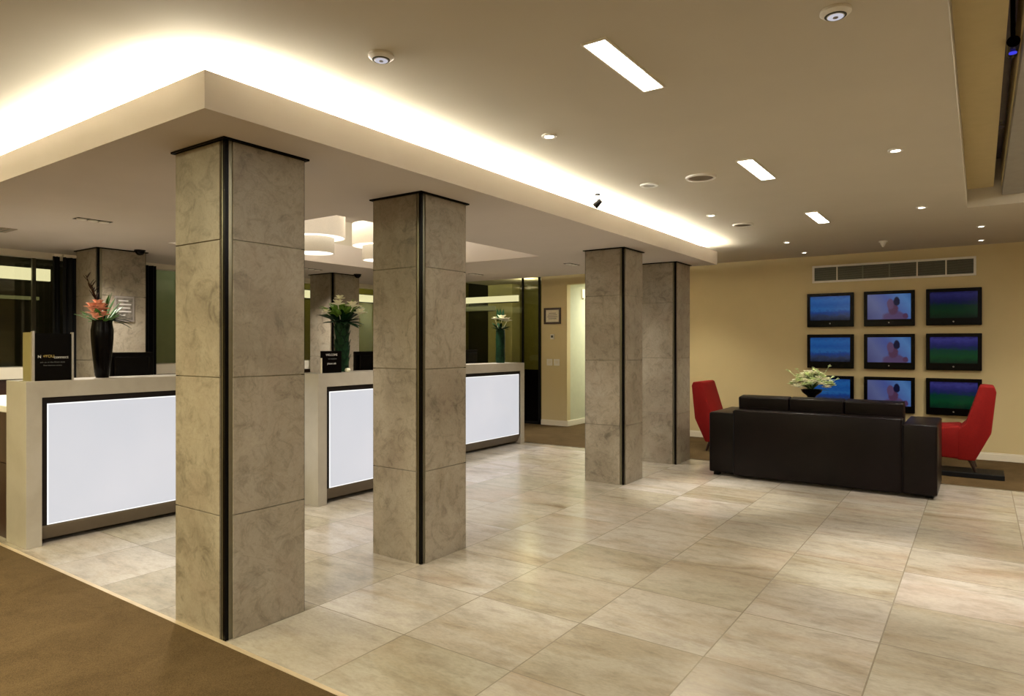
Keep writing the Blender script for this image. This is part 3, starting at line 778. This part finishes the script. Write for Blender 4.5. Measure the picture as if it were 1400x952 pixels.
# ------------------------------------------------------------------ coffee table and flowers
t = thing('coffee_table', 'low dark coffee table hidden behind the sofa under the lime flowers', 'table', (-1.7, 8.98, .002))
G().box(-.5, .5, -.3, .3, .38, .42, .006).obj('tabletop', M['dwood'], t)
for x in (-.45, .45):
    for y in (-.25, .25): G().box(x-.025, x+.025, y-.025, y+.025, 0, .38, .003).obj('leg', M['dwood'], t)
t = thing('flower_bowl', 'dark footed bowl heaped with lime green and white flowers behind the sofa', 'flowers', (-1.72, 8.98, .422))
G().lathe((0, 0, 0), [(.07, 0), (.065, .015), (.025, .04), (.022, .36), (.06, .40), (.11, .44), (.125, .475), (.115, .48)], 28).obj('bowl', M['black'], t, True)
for k in range(64):
    a = k*2.399; rr = .235*math.sqrt((k+.5)/64); z = .465+.20*(1-(rr/.25)**2)+R.uniform(-.01, .04)
    g = G(); blossom(g, (rr*math.cos(a), rr*math.sin(a)*.8, z), .062, 5, .6)
    g.obj('blossom', M['lime'] if k % 2 else M['petal'], t)
g = G()
for d in rnd_leaves(22, .12, .22, .02, .03, .0, 1.6): g.leaf((0, 0, .46), d[:3], d[3], d[4], .2)
g.obj('foliage', M['leaf'], t)
g = G()
for a in range(9):
    dx, dy = math.cos(a*.7), math.sin(a*.7)
    p = (dx*.27, dy*.16, .60+.02*a); g.tube([(0, 0, .47), (dx*.15, dy*.1, .60), p], .003, 5)
    for q in range(3): g.leaf(p, (dx+.4*(q-1), dy, .6), .05, .02, .1)
g.obj('sprig', M['lime'], t)

# ------------------------------------------------------------------ pendants
def pendant(label, x, y):
    t = thing('pendant_lamp', label, 'lamp', (x, y, 2.40), 0, 'two-tier drum pendants over the desks')
    def drum(r, z0, z1):
        g = G(); n = 48
        g.lathe((0, 0, 0), [(r-.004, z0), (r, z0), (r, z1), (r-.004, z1)], n)
        return g
    G().lathe((0, 0, 0), [(.19, 0), (.194, 0), (.194, .16), (.186, .16), (.186, 0)], 48, cap=False).obj('lower_shade', M['shadelow'], t, True)
    G().lathe((0, 0, 0), [(.302, .16), (.306, .16), (.306, .40), (.298, .40), (.298, .16)], 56, cap=False).obj('upper_shade', M['shade'], t, True)
    G().cyl((0, 0, .006), .184, .184, .008, 48).obj('lower_diffuser', M['shadeb'], t)
    g = G(); g.lathe((0, 0, 0), [(.196, .166), (.296, .166), (.296, .174), (.196, .174)], 56, cap=False); g.obj('upper_diffuser', M['shadeb'], t)
    G().cyl((0, 0, .40), .004, .004, PZ-2.40-.40-.02, 8).obj('cord', M['white'], t)
    G().cyl((0, 0, PZ-2.40-.02), .05, .05, .02, 24).obj('ceiling_rose', M['white'], t)
    return t
pendant('two-tier drum pendant glowing between the nearest and second columns, left one', -5.65, 4.53)
pendant('two-tier drum pendant partly hidden by the second column, right one', -5.54, 5.34)

# ------------------------------------------------------------------ ceiling fittings
def slot(label, y0, y1, x0=-1.37, x1=-1.27):
    t = thing('ceiling_light', label, 'light', ((x0+x1)/2, (y0+y1)/2, CZ), 0, 'rectangular slot lights in the ceiling')
    hx, hy = (x1-x0)/2, (y1-y0)/2
    G().box(-hx, hx, -hy, hy, -.006, -.001).obj('diffuser', M['lamp'], t)
    G().box(-hx-.008, -hx, -hy-.008, hy+.008, -.010, 0).box(hx, hx+.008, -hy-.008, hy+.008, -.010, 0).box(-hx, hx, -hy-.008, -hy, -.010, 0).box(-hx, hx, hy, hy+.008, -.010, 0).obj('frame', M['trim'], t)
slot('largest bright slot light in the ceiling, nearest the camera', 2.49, 3.11)
slot('middle bright slot light in the ceiling, second from the camera', 4.67, 5.30)
slot('smallest bright slot light in the ceiling, farthest from the camera', 6.87, 7.52)
slot('bright slot light in the ceiling behind the camera', .2, .84)
def downlight(label, x, y, r=.045, z=CZ, lit=True, group='small downlights in the ceiling'):
    t = thing('downlight', label, 'light', (x, y, z), 0, group)
    G().lathe((0, 0, 0), [(r*.62, .0), (r*.66, -.010), (r, -.010), (r*1.05, -.002), (r*1.05, 0)], 28).obj('trim_ring', M['white'], t, True)
    a = .35
    G().cyl((0, 0, -.006), r*.60, r*.50, .004, 24).obj('lamp', M['spotlamp'] if lit else M['metal'], t)
    return t
lab = {(-2.14, 3.46): 'small downlight left of the nearest slot light, above the long bright cove',
       (-.45, 5.00): 'small twin-looking downlight right of the middle slot light',
       (-2.15, 6.48): 'small downlight at the far left of the ceiling beside the cove glow',
       (-.44, 7.21): 'tiny downlight between the farthest slot light and the raised tray',
       (.01, 8.72): 'nearer of the two downlights above the right screen column',
       (.01, 9.87): 'farther of the two downlights above the right screen column, close to the wall',
       (-1.95, 8.71): 'nearer of the two downlights above the left end of the grille',
       (-1.97, 9.81): 'farther of the two downlights above the left end of the grille'}
for (x, y), l in lab.items(): downlight(l, x, y, .045 if y < 8 else .04)
downlight('wide white ring downlight left of the large round speaker', -2.15, 4.98, .07, lit=False)
def detector(label, x, y):
    t = thing('round_ceiling_light', label, 'light', (x, y, CZ), 0, 'round white surface lights on the ceiling')
    G().lathe((0, 0, 0), [(.0, -.024), (.030, -.024), (.046, -.018), (.056, -.010), (.056, 0)], 28).obj('housing', M['white'], t, True)
    G().cyl((0, 0, -.0262), .028, .028, .002, 24).obj('frosted_lens', emis('frosted_lens_glow', (.80, .78, .86), .26), t)
    G().cyl((0, 0, -.0285), .009, .010, .002, 16).obj('centre_cap', M['sfr'], t)
    G().lathe((0, 0, 0), [(.036, -.0235), (.039, -.0215), (.039, -.0205)], 28).obj('vent_ring', M['grille'], t)
detector('round white surface light above the cove glow, left of the nearest slot light', -2.15, 2.08)
detector('round white surface light at the top right of the ceiling', -.45, 2.79)
def speaker(label, x, y, r):
    t = thing('ceiling_speaker', label, 'speaker', (x, y, CZ), 0, 'round speakers in the ceiling')
    G().lathe((0, 0, 0), [(r*.84, -.004), (r*.86, -.014), (r, -.012), (r*1.03, 0)], 40).obj('rim', M['white'], t, True)
    G().cyl((0, 0, -.006), r*.83, r*.83, .004, 40).obj('grille', plain('speaker_grille', (.16, .13, .09), .7), t)
speaker('large round speaker grille beside the middle slot light', -1.73, 4.97, .11)
speaker('round speaker grille farther away, beside the far end of the cove glow', -2.05, 7.18, .10)
t = thing('sprinkler', 'small bright white sprinkler cone hanging in front of the air grille', 'sprinkler', (-.97, 9.30, CZ))
G().cyl((0, 0, -.015), .05, .05, .015, 24).obj('escutcheon', M['white'], t); G().lathe((0, 0, 0), [(.0, -.075), (.012, -.07), (.035, -.02), (.035, -.015)], 20).obj('head', M['white'], t, True)
t = thing('spotlight', 'small black spotlight hanging over the bright cove', 'spotlight', (-2.64, 5.04, CZ))
G().cyl((0, 0, -.012), .022, .022, .012, 16).obj('ceiling_rose', M['blackm'], t); G().cyl((0, 0, -.05), .005, .005, .04, 8).obj('stem', M['blackm'], t)
G().cyl((0, 0, -.03), .028, .020, .07, 20, 'Z', True, Matrix.Translation((0, 0, -.08)) @ Matrix.Rotation(.9, 4, 'Y')).obj('lamp_housing', M['blackm'], t)
# fittings in the dropped ceiling
def triple(label, x, y0, y1):
    t = thing('recessed_spotlight', label, 'light', (x, (y0+y1)/2, SZ), 0, 'recessed triple spotlights in the dropped ceiling')
    h = (y1-y0)/2
    G().box(-.05, .05, -h, h, -.004, -.001).obj('tray', M['grille'], t)
    for k in (-1, 0, 1): G().lathe((0, k*h*.64, 0), [(.022, -.006), (.036, -.010), (.038, -.004)], 20).obj('lamp_ring', M['white'], t, True)
triple('recessed row of three spotlights above the left desk', -5.91, 2.39, 2.65)
triple('recessed row of three spotlights left of the rear column by the white flowers', -7.31, 5.65, 5.95)
triple('recessed row of three spotlights above the end glass beside the second column', -5.92, 7.45, 7.70)
triple('recessed row of three spotlights beside the third column', -4.2, 7.2, 7.45)
t = thing('air_vent', 'square grey vent in the dropped ceiling at the left picture edge', 'vent', (-7.05, 2.2, SZ))
G().box(-.14, .14, -.14, .14, -.006, 0, .002).obj('frame', plain('vent_grey', (.30, .25, .18), .7), t)
for k in range(5): G().box(-.11, .11, -.10+k*.045, -.085+k*.045, -.010, -.006).obj('slat', M['slat'], t)
for l, x, y in (('small black dome camera at the top of the rear column with the notice', -7.36, 3.60), ('small black dome camera at the top of the rear column behind the white flowers', -7.30, 6.60)):
    t = thing('dome_camera', l, 'camera', (x, y, SZ), 0, 'dome cameras by the rear columns')
    G().cyl((0, 0, -.012), .055, .055, .012, 24).obj('base', M['blackm'], t)
    G().lathe((0, 0, 0), [(.0, -.058), (.025, -.052), (.042, -.035), (.048, -.012)], 20).obj('dome', M['black'], t, True)
# beam in the tray, and the black spotlight in the slot
struct(G().box(.162, .36, TY0, TY1, 2.805, TZ), 'ceiling_beam', M['beam'])
t = thing('track_spotlight', 'black spotlight with a blue lens in the slot of the raised tray', 'spotlight', (.128, 3.98, 2.84))
G().cyl((0, 0, .03), .010, .010, .26, 12).obj('stem', M['blackm'], t)
G().cyl((0, -.07, .03), .027, .022, .17, 20, 'Y').obj('lamp_housing', M['black'], t, True)
G().cyl((0, .0, -.003), .016, .016, .006, 16).obj('lens', M['blue'], t)

# ------------------------------------------------------------------ lights
W = (1, .94, .80)
for (x, y, e) in ((-2.14, 3.46, 45), (-.45, 5.0, 120), (-2.15, 6.48, 120), (-.45, 2.79, 60), (-.44, 7.21, 30)):
    lamp('downlight_beam', 'SPOT', (x, y, CZ-.02), e, W, .03, spot=44)
for (x, y) in ((.01, 8.72), (-1.95, 8.71), (-3.6, 9.2), (1.6, 9.0)):
    lamp('downlight_beam', 'SPOT', (x, y, CZ-.02), 40, (1, .92, .72), .04, spot=110)
for (x, y) in ((-6.3, 2.4), (-7.2, 5.8), (-5.92, 7.5), (-4.2, 7.3), (-4.1, 2.3), (-4.0, 4.9), (-7.0, 3.0), (-7.0, 7.8)):  # beams of the triple spotlights, plus extra ones added to brighten the desks
    lamp('soffit_beam_and_fill', 'SPOT', (x, y, SZ-.02), 54, (1, .93, .83), .04, spot=125)
lamp('pendant_glow', 'POINT', (-5.65, 4.53, 2.90), 10, W, .08); lamp('pendant_glow', 'POINT', (-5.54, 5.34, 2.90), 10, W, .08)
lamp('corridor_light', 'AREA', (-5.3, 11.6, 2.6), 22, (1, 1, .85), .6)
# unseen fill lights added over the carpet and lounge, behind and beside the camera
for x, y, e, c in ((-5.5, -.6, 46, (1, .90, .55)), (-2.6, -.8, 46, (1, .91, .60)), (1.6, 4.0, 48, (1, .94, .86)), (1.6, 7.0, 36, (1, .94, .82)), (.6, -2.0, 55, (1, .94, .84)), (-4, -3, 40, (1, .90, .55))):
    l = lamp('added_fill_light', 'AREA', (x, y, CZ-.02 if x < TX0 or x > TX1 or y < TY0 else TZ-.02), e, c, .9)
lamp('outside_lamp', 'POINT', (-8.75, 8.3, 2.75), 4, (1, .95, .35), .02)
lamp('outside_lamp', 'POINT', (-8.75, 5.6, 2.75), 3.0, (.95, 1, .8), .02)
lamp('outside_lamp', 'POINT', (-7.1, 10.7, 2.6), 5, (1, .95, .6), .05); lamp('outside_lamp', 'POINT', (-8.9, 10.75, 2.7), 1.5, (1, .95, .6), .05)

# ------------------------------------------------------------------ world, camera
wd = bpy.data.worlds.new('World'); SC.world = wd; wd.use_nodes = True
wd.node_tree.nodes['Background'].inputs[0].default_value = (.02, .025, .04, 1)
wd.node_tree.nodes['Background'].inputs[1].default_value = .3
cam = bpy.data.cameras.new('Camera'); co = bpy.data.objects.new('Camera', cam); COL.objects.link(co); SC.camera = co
co.location = (0, 0, 1.45); co.rotation_euler = (PI/2, 0, math.atan2(640, 917))
cam.sensor_width = 36; cam.lens = 917/1400*36; cam.shift_y = -4/1400; cam.clip_start = .05
vs = SC.view_settings; vs.view_transform = 'Standard'; vs.look = 'None'; vs.gamma = 1; vs.exposure = 1.4; vs.use_curve_mapping = False
SC.cycles.max_bounces = 8; SC.cycles.diffuse_bounces = 5; SC.cycles.sample_clamp_indirect = 6
